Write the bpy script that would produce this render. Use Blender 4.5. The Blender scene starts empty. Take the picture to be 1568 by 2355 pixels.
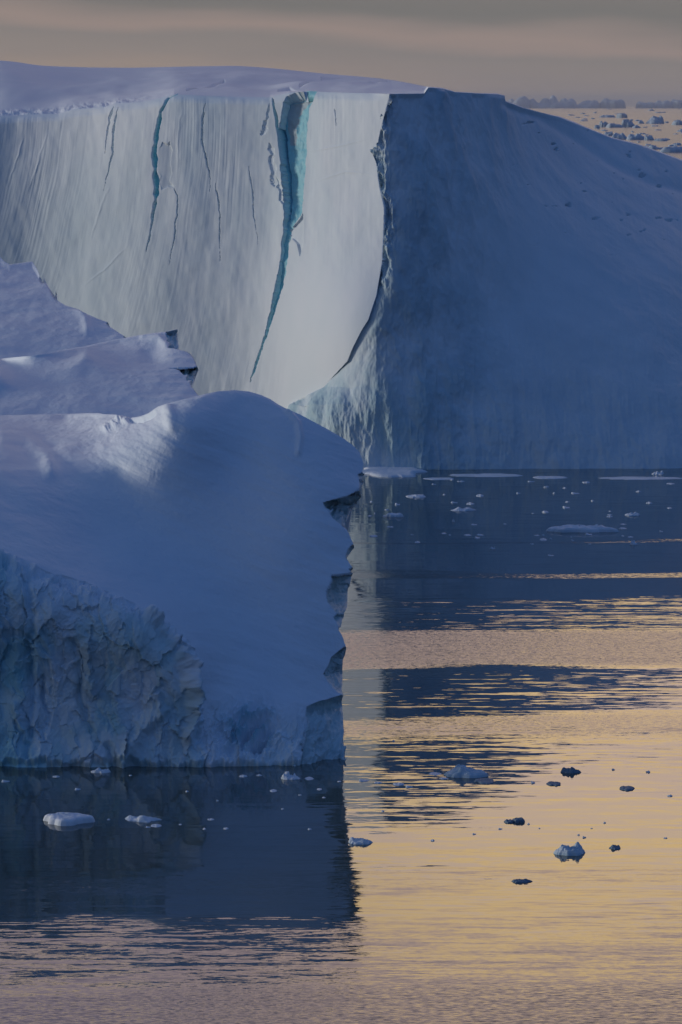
import bpy, math, random
import numpy as np
rad = math.radians

# ------------------------------------------------------------ camera, light
scene = bpy.context.scene
COL = scene.collection
H = 45.0                       # eye height above the water, metres
FPX = 4191.0                   # focal length in pixels of the 682x1024 frame
S = 682.0 / 1568.0             # measured-print units to frame pixels
PITCH = math.atan((512 - 103.5) / FPX)

cam_d = bpy.data.cameras.new('camera')
cam = bpy.data.objects.new('camera', cam_d)
COL.objects.link(cam)
cam_d.sensor_fit = 'VERTICAL'
cam_d.sensor_height = 24.0
cam_d.lens = 24.0 * FPX / 1024.0
cam_d.clip_start = 1.0
cam_d.clip_end = 400000.0
cam.location = (0, 0, H)
cam.rotation_euler = (math.pi / 2 - PITCH, 0, 0)
scene.camera = cam

scene.view_settings.view_transform = 'Standard'
scene.view_settings.look = 'None'
scene.view_settings.gamma = 1.0
scene.view_settings.exposure = 0.0
scene.cycles.caustics_reflective = False
scene.cycles.caustics_refractive = False

SUN_EL = rad(4.8)
SUN_AZ = rad(-80.0)            # compass angle from +Y, negative = to the left
sun_dir = np.array([math.sin(SUN_AZ) * math.cos(SUN_EL), math.cos(SUN_AZ) * math.cos(SUN_EL), math.sin(SUN_EL)])
sun_d = bpy.data.lights.new('sun', 'SUN')
sun = bpy.data.objects.new('sun', sun_d)
COL.objects.link(sun)
sun_d.energy = 1.6
sun_d.angle = rad(12)
sun_d.color = (1.0, 0.93, 0.84)
from mathutils import Vector
sun.rotation_euler = Vector(-sun_dir).to_track_quat('-Z', 'Y').to_euler()

world = bpy.data.worlds.new('World')
scene.world = world
world.use_nodes = True
wn, wl = world.node_tree.nodes, world.node_tree.links
wn.clear()


def N(nodes, kind, **kw):
    n = nodes.new(kind)
    for k, v in kw.items():
        setattr(n, k, v)
    return n


def setramp(n, stops, interp='LINEAR'):
    r = n.color_ramp
    r.interpolation = interp
    while len(r.elements) > 1:
        r.elements.remove(r.elements[-1])
    first = True
    for p, c in stops:
        if first:
            e = r.elements[0]
            e.position = p
            first = False
        else:
            e = r.elements.new(p)
        if not hasattr(c, '__len__'):
            c = (c, c, c)
        e.color = (c[0], c[1], c[2], 1)


def math_node(nodes, links, op, a, b=None, c=None, clamp=False):
    m = nodes.new('ShaderNodeMath')
    m.operation = op
    m.use_clamp = clamp
    for i, v in enumerate((a, b, c)):
        if v is None:
            continue
        if hasattr(v, 'is_linked') or hasattr(v, 'links'):
            links.new(v, m.inputs[i])
        else:
            m.inputs[i].default_value = v
    return m.outputs[0]


def build_world():
    tc = N(wn, 'ShaderNodeTexCoord')
    sep = N(wn, 'ShaderNodeSeparateXYZ')
    wl.new(tc.outputs['Generated'], sep.inputs[0])
    X, Y, Z = sep.outputs
    M = lambda op, a, b=None, c=None, clamp=False: math_node(wn, wl, op, a, b, c, clamp)
    # soft cloud layers: stretched noise shifts the gradient up and down
    mp = N(wn, 'ShaderNodeMapping')
    mp.inputs['Scale'].default_value = (9.0, 9.0, 60.0)
    wl.new(tc.outputs['Generated'], mp.inputs['Vector'])
    nz = N(wn, 'ShaderNodeTexNoise')
    nz.inputs['Scale'].default_value = 1.6
    nz.inputs['Detail'].default_value = 3.0
    nz.inputs['Roughness'].default_value = 0.45
    wl.new(mp.outputs[0], nz.inputs['Vector'])
    dz = M('SUBTRACT', nz.outputs['Fac'], 0.5)
    # low cloud bank seen above the horizon tilts a little to the right
    zt = M('MULTIPLY_ADD', X, 0.05, Z)
    zz = M('MULTIPLY_ADD', dz, 0.013, zt)
    # elevation parameter: sqrt spreads the low few degrees
    zc = M('MAXIMUM', zz, 0.0)
    e = M('POWER', zc, 0.5)
    d = lambda deg: math.sqrt(math.sin(rad(deg)))
    front = N(wn, 'ShaderNodeValToRGB')
    setramp(front, [
        (0.0, (0.300, 0.242, 0.206)),
        (d(0.25), (0.330, 0.260, 0.214)),
        (d(0.50), (0.270, 0.230, 0.208)),
        (d(0.75), (0.236, 0.212, 0.200)),
        (d(0.93), (0.315, 0.246, 0.220)),
        (d(1.12), (0.258, 0.216, 0.200)),
        (d(1.30), (0.172, 0.168, 0.162)),
        (d(2.2), (0.22, 0.19, 0.18)),
        (d(4.0), (0.42, 0.345, 0.335)),
        (d(6.5), (0.80, 0.63, 0.58)),
        (d(9.0), (1.20, 0.90, 0.74)),
        (d(10.2), (1.38, 1.04, 0.74)),
        (d(11.5), (1.68, 1.19, 0.54)),
        (d(14.0), (1.58, 1.14, 0.74)),
        (d(18.0), (1.38, 1.03, 0.92)),
        (d(27.0), (1.15, 0.89, 0.88)),
        (d(40.0), (0.13, 0.15, 0.26)),
        (d(90.0), (0.028, 0.064, 0.180)),
    ])
    wl.new(e, front.inputs[0])
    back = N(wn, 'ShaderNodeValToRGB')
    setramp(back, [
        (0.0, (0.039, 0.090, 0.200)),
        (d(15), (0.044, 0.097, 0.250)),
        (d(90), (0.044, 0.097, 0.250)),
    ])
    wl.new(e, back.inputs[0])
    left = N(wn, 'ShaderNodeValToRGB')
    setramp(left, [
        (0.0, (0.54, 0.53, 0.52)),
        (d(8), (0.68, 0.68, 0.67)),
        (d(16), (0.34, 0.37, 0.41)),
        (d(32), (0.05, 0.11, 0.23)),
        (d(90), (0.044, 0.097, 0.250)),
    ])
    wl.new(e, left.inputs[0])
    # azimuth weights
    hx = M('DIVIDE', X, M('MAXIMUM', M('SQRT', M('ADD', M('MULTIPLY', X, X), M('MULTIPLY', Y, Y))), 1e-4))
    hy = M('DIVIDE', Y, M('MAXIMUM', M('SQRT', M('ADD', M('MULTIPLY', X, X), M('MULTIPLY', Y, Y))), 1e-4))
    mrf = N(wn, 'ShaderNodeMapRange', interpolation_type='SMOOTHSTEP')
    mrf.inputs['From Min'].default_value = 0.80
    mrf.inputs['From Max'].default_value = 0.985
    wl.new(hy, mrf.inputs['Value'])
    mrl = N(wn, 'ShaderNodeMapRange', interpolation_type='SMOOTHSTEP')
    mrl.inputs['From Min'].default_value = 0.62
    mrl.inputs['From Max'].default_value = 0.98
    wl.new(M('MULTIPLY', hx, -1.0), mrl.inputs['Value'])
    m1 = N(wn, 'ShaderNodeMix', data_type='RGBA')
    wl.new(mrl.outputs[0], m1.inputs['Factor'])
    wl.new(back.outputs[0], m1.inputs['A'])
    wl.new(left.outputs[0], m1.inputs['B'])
    # the golden part of the glow lies to the right, mauve cloud to the left
    g1 = N(wn, 'ShaderNodeMapRange', interpolation_type='SMOOTHSTEP')
    g1.inputs['From Min'].default_value = -0.09
    g1.inputs['From Max'].default_value = 0.06
    wl.new(hx, g1.inputs['Value'])
    g2 = N(wn, 'ShaderNodeMapRange')
    g2.inputs['From Min'].default_value = math.sin(rad(5))
    g2.inputs['From Max'].default_value = math.sin(rad(10))
    wl.new(Z, g2.inputs['Value'])
    gc = N(wn, 'ShaderNodeMix', data_type='RGBA')
    gc.inputs['A'].default_value = (0.60, 0.64, 0.86, 1)
    gc.inputs['B'].default_value = (1.03, 1.0, 0.94, 1)
    wl.new(g1.outputs[0], gc.inputs['Factor'])
    gm = N(wn, 'ShaderNodeMix', data_type='RGBA', blend_type='MULTIPLY')
    wl.new(g2.outputs[0], gm.inputs['Factor'])
    wl.new(front.outputs[0], gm.inputs['A'])
    wl.new(gc.outputs['Result'], gm.inputs['B'])
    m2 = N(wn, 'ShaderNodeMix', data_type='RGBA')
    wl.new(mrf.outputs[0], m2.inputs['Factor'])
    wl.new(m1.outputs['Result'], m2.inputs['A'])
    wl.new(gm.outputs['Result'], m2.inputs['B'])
    # clear dusk air above the cloud: physical sky added underneath
    sky = N(wn, 'ShaderNodeTexSky', sky_type='NISHITA')
    sky.sun_disc = False
    sky.sun_elevation = SUN_EL
    sky.sun_rotation = SUN_AZ
    sc = N(wn, 'ShaderNodeMix', data_type='RGBA', blend_type='ADD')
    skm = N(wn, 'ShaderNodeVectorMath', operation='SCALE')
    skm.inputs['Scale'].default_value = 0.004
    wl.new(sky.outputs[0], skm.inputs[0])
    sc.inputs['Factor'].default_value = 1.0
    wl.new(m2.outputs['Result'], sc.inputs['A'])
    wl.new(skm.outputs[0], sc.inputs['B'])
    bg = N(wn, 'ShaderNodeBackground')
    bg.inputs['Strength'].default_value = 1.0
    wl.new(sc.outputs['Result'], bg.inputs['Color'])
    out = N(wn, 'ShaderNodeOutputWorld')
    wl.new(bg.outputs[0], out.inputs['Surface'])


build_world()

# ------------------------------------------------------------ geometry tools
CP, SP = math.cos(PITCH), math.sin(PITCH)


def ray(x, y):
    """direction of a sight line measured at (x, y) on the 1568-wide print"""
    cx = (x * S - 341.0) / FPX
    cy = (512.0 - y * S) / FPX
    # camera axes: forward (0,CP,-SP), up (0,SP,CP)
    return cx, CP + cy * SP, -SP + cy * CP


def world_pt(x, y, Y):
    dx, dy, dz = ray(np.asarray(x, float), np.asarray(y, float))
    t = Y / dy
    return np.stack([dx * t + 0 * Y, Y + 0 * dx * t, H + dz * t], -1)


def project(P):
    """metres -> print units"""
    dx, dy, dz = P[..., 0], P[..., 1], P[..., 2] - H
    fw = dy * CP - dz * SP
    up = dy * SP + dz * CP
    return (341.0 + FPX * dx / fw) / S, (512.0 - FPX * up / fw) / S


def water_Y(y):
    dx, dy, dz = ray(0.0, y)
    return -H / dz * dy


def on_water(x, y):
    dx, dy, dz = ray(x, y)
    t = -H / dz
    return dx * t, dy * t


_rng = np.random.RandomState(7)
_perm = _rng.permutation(512)
_perm = np.concatenate([_perm, _perm, _perm])
_grad = _rng.normal(size=(512, 3))
_grad /= np.linalg.norm(_grad, axis=1)[:, None]


def perlin(p):
    p = np.asarray(p, float)
    i = np.floor(p).astype(np.int64)
    f = p - i
    i &= 511
    u = f * f * f * (f * (f * 6 - 15) + 10)

    def g(dx, dy, dz):
        h = _perm[_perm[_perm[(i[..., 0] + dx) & 511] + ((i[..., 1] + dy) & 511)] + ((i[..., 2] + dz) & 511)]
        v = _grad[h]
        return v[..., 0] * (f[..., 0] - dx) + v[..., 1] * (f[..., 1] - dy) + v[..., 2] * (f[..., 2] - dz)

    def lerp(a, b, t):
        return a + (b - a) * t
    x00 = lerp(g(0, 0, 0), g(1, 0, 0), u[..., 0])
    x10 = lerp(g(0, 1, 0), g(1, 1, 0), u[..., 0])
    x01 = lerp(g(0, 0, 1), g(1, 0, 1), u[..., 0])
    x11 = lerp(g(0, 1, 1), g(1, 1, 1), u[..., 0])
    return 1.5 * lerp(lerp(x00, x10, u[..., 1]), lerp(x01, x11, u[..., 1]), u[..., 2])


def fbm(p, octv=4, lac=2.03, gain=0.5):
    a, s, out = 1.0, 1.0, 0.0
    for k in range(octv):
        out = out + a * perlin(p * s + 17.3 * k)
        a *= gain
        s *= lac
    return out


def ridged(p, octv=4, gain=0.55):
    a, s, out = 1.0, 1.0, 0.0
    for k in range(octv):
        out = out + a * (0.5 - np.abs(perlin(p * s + 9.1 * k)))
        a *= gain
        s *= 2.1
    return out


def v3(a, b, c):
    a, b, c = np.broadcast_arrays(a, b, c)
    return np.stack([a, b, c], -1).astype(float)


def smooth(a, b, x):
    t = np.clip((x - a) / (b - a), 0, 1)
    return t * t * (3 - 2 * t)


class Rbf:
    """thin-plate surface through scattered (x, y, value) marks"""

    def __init__(s, pts, scale=400.0, reg=0.0):
        p = np.array(pts, float)
        s.sc = scale
        s.c = p[:, :2] / scale
        n = len(p)
        K = s.k(np.linalg.norm(s.c[:, None] - s.c[None], axis=2)) + reg * np.eye(n)
        P = np.c_[np.ones(n), s.c]
        A = np.block([[K, P], [P.T, np.zeros((3, 3))]])
        s.w = np.linalg.solve(A, np.r_[p[:, 2], 0, 0, 0])

    @staticmethod
    def k(r):
        return np.where(r > 1e-9, r * r * np.log(np.maximum(r, 1e-9)), 0)

    def __call__(s, x, y):
        x, y = np.broadcast_arrays(np.asarray(x, float) / s.sc, np.asarray(y, float) / s.sc)
        out = s.w[-3] + s.w[-2] * x + s.w[-1] * y
        for i in range(len(s.c)):
            out = out + s.w[i] * s.k(np.hypot(x - s.c[i, 0], y - s.c[i, 1]))
        return out


def curve(pts, by=0):
    a = np.array(sorted(pts, key=lambda q: q[by]), float)
    return lambda t: np.interp(t, a[:, by], a[:, 1 - by])


def seg_dist(x, y, pl):
    """distance to polyline, fraction along it"""
    pl = np.array(pl, float)
    best = np.full(np.shape(x), 1e9)
    frac = np.zeros(np.shape(x))
    L = np.r_[0, np.cumsum(np.hypot(*np.diff(pl, axis=0).T))]
    for i in range(len(pl) - 1):
        a, b = pl[i], pl[i + 1]
        d = b - a
        t = np.clip(((x - a[0]) * d[0] + (y - a[1]) * d[1]) / (d @ d), 0, 1)
        dd = np.hypot(x - a[0] - t * d[0], y - a[1] - t * d[1])
        m = dd < best
        best = np.where(m, dd, best)
        frac = np.where(m, (L[i] + t * (L[i + 1] - L[i])) / L[-1], frac)
    return best, frac


def in_poly(x, y, poly):
    poly = np.array(poly, float)
    c = np.zeros(np.shape(x), bool)
    j = len(poly) - 1
    for i in range(len(poly)):
        xi, yi = poly[i]
        xj, yj = poly[j]
        if yi != yj:
            c ^= ((yi > y) != (yj > y)) & (x < (xj - xi) * (y - yi) / (yj - yi) + xi)
        j = i
    return c


def grid_normals(P):
    du = np.gradient(P, axis=1)
    dv = np.gradient(P, axis=0)
    n = np.cross(du, dv)
    n /= np.maximum(np.linalg.norm(n, axis=2), 1e-9)[..., None]
    return n


def mesh_obj(name, verts, faces, mat, parent=None, attrs=None, smooth_shade=True, origin=(0, 0, 0)):
    me = bpy.data.meshes.new(name)
    verts = np.asarray(verts, np.float32) - np.asarray(origin, np.float32)
    faces = np.asarray(faces, np.int32)
    nf, k = faces.shape
    me.vertices.add(len(verts))
    me.vertices.foreach_set('co', verts.ravel())
    me.loops.add(nf * k)
    me.loops.foreach_set('vertex_index', faces.ravel())
    me.polygons.add(nf)
    me.polygons.foreach_set('loop_start', np.arange(0, nf * k, k, dtype=np.int32))
    me.polygons.foreach_set('loop_total', np.full(nf, k, np.int32))
    me.polygons.foreach_set('use_smooth', np.full(nf, smooth_shade, bool))
    me.update(calc_edges=True)
    me.validate()
    for a, vals in (attrs or {}).items():
        at = me.attributes.new(a, 'FLOAT', 'POINT')
        at.data.foreach_set('value', np.asarray(vals, np.float32).ravel())
    me.materials.append(mat)
    o = bpy.data.objects.new(name, me)
    COL.objects.link(o)
    if parent is not None:
        o.parent = parent
    else:
        o.location = origin
    return o


def grid_faces(nr, nc, mask=None):
    idx = np.arange(nr * nc).reshape(nr, nc)
    f = np.stack([idx[:-1, :-1], idx[:-1, 1:], idx[1:, 1:], idx[1:, :-1]], -1)
    if mask is not None:
        return f[mask]
    return f.reshape(-1, 4)


def grid_part(name, P, mask, mat, parent, attrs, label=None, flip=False, origin=(0, 0, 0)):
    """link the masked cells of a grid as one mesh (unused vertices dropped)"""
    nr, nc = P.shape[:2]
    f = grid_faces(nr, nc, mask)
    if flip:
        f = f[:, ::-1]
    used, inv = np.unique(f, return_inverse=True)
    v = P.reshape(-1, 3)[used] - np.array(origin)
    at = {k: a.reshape(-1)[used] for k, a in attrs.items()}
    o = mesh_obj(name, v, inv.reshape(f.shape), mat, parent, at)
    if label:
        o['label'] = label
    return o


def thing(name, label, cat, loc=(0, 0, 0), group=None):
    o = bpy.data.objects.new(name, None)
    COL.objects.link(o)
    o.location = loc
    o.empty_display_size = 1
    o['label'] = label
    o['category'] = cat
    if group:
        o['group'] = group
    return o


def tag(o, label, cat, group=None):
    o['label'] = label
    o['category'] = cat
    if group:
        o['group'] = group
    return o


# ------------------------------------------------------------ materials
def ice_material(name, snow, ice, vein=(0.10, 0.50, 0.62), tint=None, bump_scale=1.5, bump=0.10, streak=False, rough=0.65):
    m = bpy.data.materials.new(name)
    m.use_nodes = True
    n, l = m.node_tree.nodes, m.node_tree.links
    bs = n['Principled BSDF']
    tc = N(n, 'ShaderNodeTexCoord')
    a_ice = N(n, 'ShaderNodeAttribute', attribute_name='ice')
    a_vein = N(n, 'ShaderNodeAttribute', attribute_name='vein')
    mp = N(n, 'ShaderNodeMapping')
    mp.inputs['Scale'].default_value = (1, 1, 0.34 if streak else 0.6)
    l.new(tc.outputs['Object'], mp.inputs['Vector'])
    n1 = N(n, 'ShaderNodeTexNoise')
    n1.inputs['Scale'].default_value = 0.16
    n1.inputs['Detail'].default_value = 7
    n1.inputs['Roughness'].default_value = 0.6
    l.new(mp.outputs[0], n1.inputs['Vector'])
    r1 = N(n, 'ShaderNodeValToRGB')
    setramp(r1, [(0.32, 0.0), (0.68, 1.0)])
    l.new(n1.outputs['Fac'], r1.inputs[0])
    # bare ice: two tones, bluer where the ice is dense
    mi = N(n, 'ShaderNodeMix', data_type='RGBA')
    mi.inputs['A'].default_value = (*[c * 0.82 for c in ice], 1)
    mi.inputs['B'].default_value = (min(1, ice[0] * 1.25), min(1, ice[1] * 1.15), min(1, ice[2] * 1.05), 1)
    l.new(r1.outputs[0], mi.inputs['Factor'])
    ms = N(n, 'ShaderNodeMix', data_type='RGBA')
    t = tint or tuple(c * 0.93 for c in snow)
    ms.inputs['A'].default_value = (*t, 1)
    ms.inputs['B'].default_value = (*snow, 1)
    l.new(r1.outputs[0], ms.inputs['Factor'])
    mx = N(n, 'ShaderNodeMix', data_type='RGBA')
    l.new(a_ice.outputs['Fac'], mx.inputs['Factor'])
    l.new(ms.outputs['Result'], mx.inputs['A'])
    l.new(mi.outputs['Result'], mx.inputs['B'])
    mv = N(n, 'ShaderNodeMix', data_type='RGBA')
    l.new(a_vein.outputs['Fac'], mv.inputs['Factor'])
    l.new(mx.outputs['Result'], mv.inputs['A'])
    mv.inputs['B'].default_value = (*vein, 1)
    l.new(mv.outputs['Result'], bs.inputs['Base Color'])
    bs.inputs['Roughness'].default_value = rough
    bs.inputs['Specular IOR Level'].default_value = 0.25
    n2 = N(n, 'ShaderNodeTexNoise')
    n2.inputs['Scale'].default_value = bump_scale
    n2.inputs['Detail'].default_value = 6
    n2.inputs['Roughness'].default_value = 0.62
    l.new(mp.outputs[0], n2.inputs['Vector'])
    b = N(n, 'ShaderNodeBump')
    b.inputs['Strength'].default_value = 1.0
    b.inputs['Distance'].default_value = bump
    l.new(n2.outputs['Fac'], b.inputs['Height'])
    l.new(b.outputs[0], bs.inputs['Normal'])
    return m


MAT_FAR = ice_material('weathered_ice', (0.83, 0.87, 0.89), (0.34, 0.52, 0.62), tint=(0.77, 0.84, 0.86), bump=0.022, streak=True)
MAT_NEAR = ice_material('snow_on_ice', (0.79, 0.86, 0.91), (0.54, 0.72, 0.78), tint=(0.74, 0.81, 0.88), bump_scale=2.0, bump=0.09)
MAT_VEIN = ice_material('blue_vein_ice', (0.12, 0.50, 0.60), (0.12, 0.50, 0.60), vein=(0.12, 0.50, 0.60), tint=(0.16, 0.54, 0.62), bump=0.1, rough=0.4)
MAT_FLOE = ice_material('floe_ice', (0.82, 0.86, 0.90), (0.40, 0.55, 0.66), bump_scale=5.0, bump=0.03)
MAT_DARKFLOE = ice_material('clear_floe_ice', (0.24, 0.32, 0.40), (0.16, 0.24, 0.32), bump_scale=5.0, bump=0.03, rough=0.8)
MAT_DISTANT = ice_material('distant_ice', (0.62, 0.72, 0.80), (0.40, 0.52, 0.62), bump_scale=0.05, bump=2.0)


# ------------------------------------------------------------ water
def water_material():
    m = bpy.data.materials.new('calm_sea_water')
    m.use_nodes = True
    n, l = m.node_tree.nodes, m.node_tree.links
    bs = n['Principled BSDF']
    M = lambda op, a, b=None, c=None, clamp=False: math_node(n, l, op, a, b, c, clamp)
    bs.inputs['Base Color'].default_value = (0.058, 0.080, 0.074, 1)
    bs.inputs['IOR'].default_value = 1.333
    tc = N(n, 'ShaderNodeTexCoord')
    sep = N(n, 'ShaderNodeSeparateXYZ')
    l.new(tc.outputs['Object'], sep.inputs[0])
    X, Y, Z = sep.outputs

    def noise(sx, sy, scale=1.0, detail=3, rough=0.5, rot=0.0, off=0.0):
        mp = N(n, 'ShaderNodeMapping')
        mp.inputs['Scale'].default_value = (sx, sy, 1)
        mp.inputs['Rotation'].default_value = (0, 0, rot)
        mp.inputs['Location'].default_value = (off, off * 0.7, 0)
        l.new(tc.outputs['Object'], mp.inputs['Vector'])
        t = N(n, 'ShaderNodeTexNoise')
        t.inputs['Scale'].default_value = scale
        t.inputs['Detail'].default_value = detail
        t.inputs['Roughness'].default_value = rough
        l.new(mp.outputs[0], t.inputs['Vector'])
        return t.outputs['Fac']

    # wind patches: bands across the water, edges wandering with two noises
    warp = M('ADD', M('MULTIPLY', M('SUBTRACT', noise(0.012, 0.02, 1, 2), 0.5), 26.0),
             M('MULTIPLY', M('SUBTRACT', noise(0.05, 0.35, 1, 2), 0.5), 5.0))
    Yw = M('MULTIPLY_ADD', X, -0.10, M('ADD', Y, warp))

    def bands(stops, lo, hi):
        f = M('DIVIDE', M('SUBTRACT', Yw, lo), hi - lo, clamp=True)
        r = N(n, 'ShaderNodeValToRGB')
        st = sorted([((water_Y(y) - lo) / (hi - lo), v) for y, v in stops])
        st = [(min(max(p, 0), 1), v) for p, v in st]
        setramp(r, st)
        l.new(f, r.inputs[0])
        return r.outputs[0]

    lo, hi = water_Y(2420), water_Y(1070)
    # micro-roughness of the patches (capillary ripples far below a pixel)
    micro = bands([(2400, .75), (2310, .75), (2285, .35), (2120, .16), (2080, .0), (2040, .0), (2028, .20), (2002, .20), (1996, 0), (1962, 0), (1958, .1), (1950, .1), (1946, 0),
                   (1750, .02), (1715, .12), (1690, .5), (1655, .5), (1640, .03), (1540, .03), (1530, .95), (1462, .95), (1452, .15),
                   (1375, .12), (1366, .0), (1328, .0), (1325, .4), (1318, .4), (1315, 0), (1258, 0), (1254, .45), (1250, 0)], lo, hi)
    # visible wavelets
    wav = bands([(2400, .25), (2310, .3), (2270, .85), (2130, .85), (2085, .62), (2000, .55), (1880, .50), (1800, .55), (1740, .55),
                 (1700, .75), (1660, .3), (1640, .75), (1560, .55), (1535, .3), (1460, .3), (1450, .9), (1375, .9), (1366, .22),
                 (1240, .32), (1100, .36)], lo, hi)
    patch = noise(0.035, 0.11, 1, 3, 0.55, off=31.0)
    pr = N(n, 'ShaderNodeValToRGB')
    setramp(pr, [(0.35, 0.35), (0.65, 1.35)])
    l.new(patch, pr.inputs[0])
    # out on the open water beyond the bergs: always ruffled
    far = N(n, 'ShaderNodeMapRange')
    far.inputs['From Min'].default_value = 600.0
    far.inputs['From Max'].default_value = 1600.0
    l.new(Y, far.inputs['Value'])
    rough = M('ADD', M('MULTIPLY', micro, 0.10), M('MULTIPLY', far.outputs[0], 0.10))
    rough = M('ADD', rough, 0.012)
    l.new(rough, bs.inputs['Roughness'])
    # wavelet slopes: each noise colour carries two independent slopes
    def slopes(sx, sy, kx, ky, detail=3, rg=0.55, rot=0.0, off=0.0):
        mp = N(n, 'ShaderNodeMapping')
        mp.inputs['Scale'].default_value = (sx, sy, 1)
        mp.inputs['Rotation'].default_value = (0, 0, rot)
        mp.inputs['Location'].default_value = (off, off * 0.7, 0)
        l.new(tc.outputs['Object'], mp.inputs['Vector'])
        t = N(n, 'ShaderNodeTexNoise')
        t.inputs['Scale'].default_value = 1.0
        t.inputs['Detail'].default_value = detail
        t.inputs['Roughness'].default_value = rg
        l.new(mp.outputs[0], t.inputs['Vector'])
        sp = N(n, 'ShaderNodeSeparateColor')
        l.new(t.outputs['Color'], sp.inputs[0])
        return M('MULTIPLY', M('SUBTRACT', sp.outputs[0], 0.5), kx), M('MULTIPLY', M('SUBTRACT', sp.outputs[1], 0.5), ky)
    # calmer water in the lee of the near berg
    lee = N(n, 'ShaderNodeMapRange', interpolation_type='SMOOTHSTEP')
    lee.inputs['From Min'].default_value = 4.0
    lee.inputs['From Max'].default_value = -4.0
    l.new(M('ADD', X, M('MULTIPLY', warp, 0.12)), lee.inputs['Value'])
    leey = N(n, 'ShaderNodeMapRange', interpolation_type='SMOOTHSTEP')
    leey.inputs['From Min'].default_value = water_Y(2110)
    leey.inputs['From Max'].default_value = water_Y(2050)
    l.new(Yw, leey.inputs['Value'])
    calm = M('SUBTRACT', 1.0, M('MULTIPLY', M('MULTIPLY', lee.outputs[0], leey.outputs[0]), 0.72))
    amp = M('MULTIPLY', M('MULTIPLY', wav, pr.outputs[0]), calm)
    farf = M('SUBTRACT', 1.0, M('MULTIPLY', far.outputs[0], 0.68))
    amp = M('MULTIPLY', amp, farf)
    ax, ay = slopes(0.14, 1.05, 0.06, 0.30, rot=0.02)
    bx, by_ = slopes(0.6, 3.0, 0.07, 0.27, rot=-0.03, off=9)
    cx, cy = slopes(0.018, 0.10, 0.008, 0.020, detail=2, rot=0.01, off=4)
    fx, fy = slopes(2.5, 9.0, 0.35, 0.75, detail=3, off=21)
    sx_ = M('ADD', M('ADD', M('MULTIPLY', ax, amp), M('MULTIPLY', bx, amp)), M('ADD', cx, M('MULTIPLY', fx, micro)))
    sy_ = M('ADD', M('ADD', M('MULTIPLY', ay, amp), M('MULTIPLY', by_, amp)), M('ADD', cy, M('MULTIPLY', fy, micro)))
    sy_ = M('SUBTRACT', sy_, M('MULTIPLY', micro, 0.095))
    # waves are steeper on the side turned to the light wind: far sides flatter
    sy_ = M('SUBTRACT', M('MULTIPLY', M('MINIMUM', sy_, 0.0), 1.0), M('MULTIPLY', M('MAXIMUM', sy_, 0.0), -0.35))
    cb = N(n, 'ShaderNodeCombineXYZ')
    l.new(sx_, cb.inputs[0])
    l.new(sy_, cb.inputs[1])
    cb.inputs[2].default_value = 1.0
    nm = N(n, 'ShaderNodeVectorMath', operation='NORMALIZE')
    l.new(cb.outputs[0], nm.inputs[0])
    l.new(nm.outputs[0], bs.inputs['Normal'])
    return m


def build_water():
    W = 60000.0
    o = mesh_obj('sea_water', [(-W, -2000, 0), (W, -2000, 0), (W, 120000, 0), (-W, 120000, 0)], [(0, 1, 2, 3)], water_material())
    o['kind'] = 'structure'
    return o


build_water()

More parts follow.
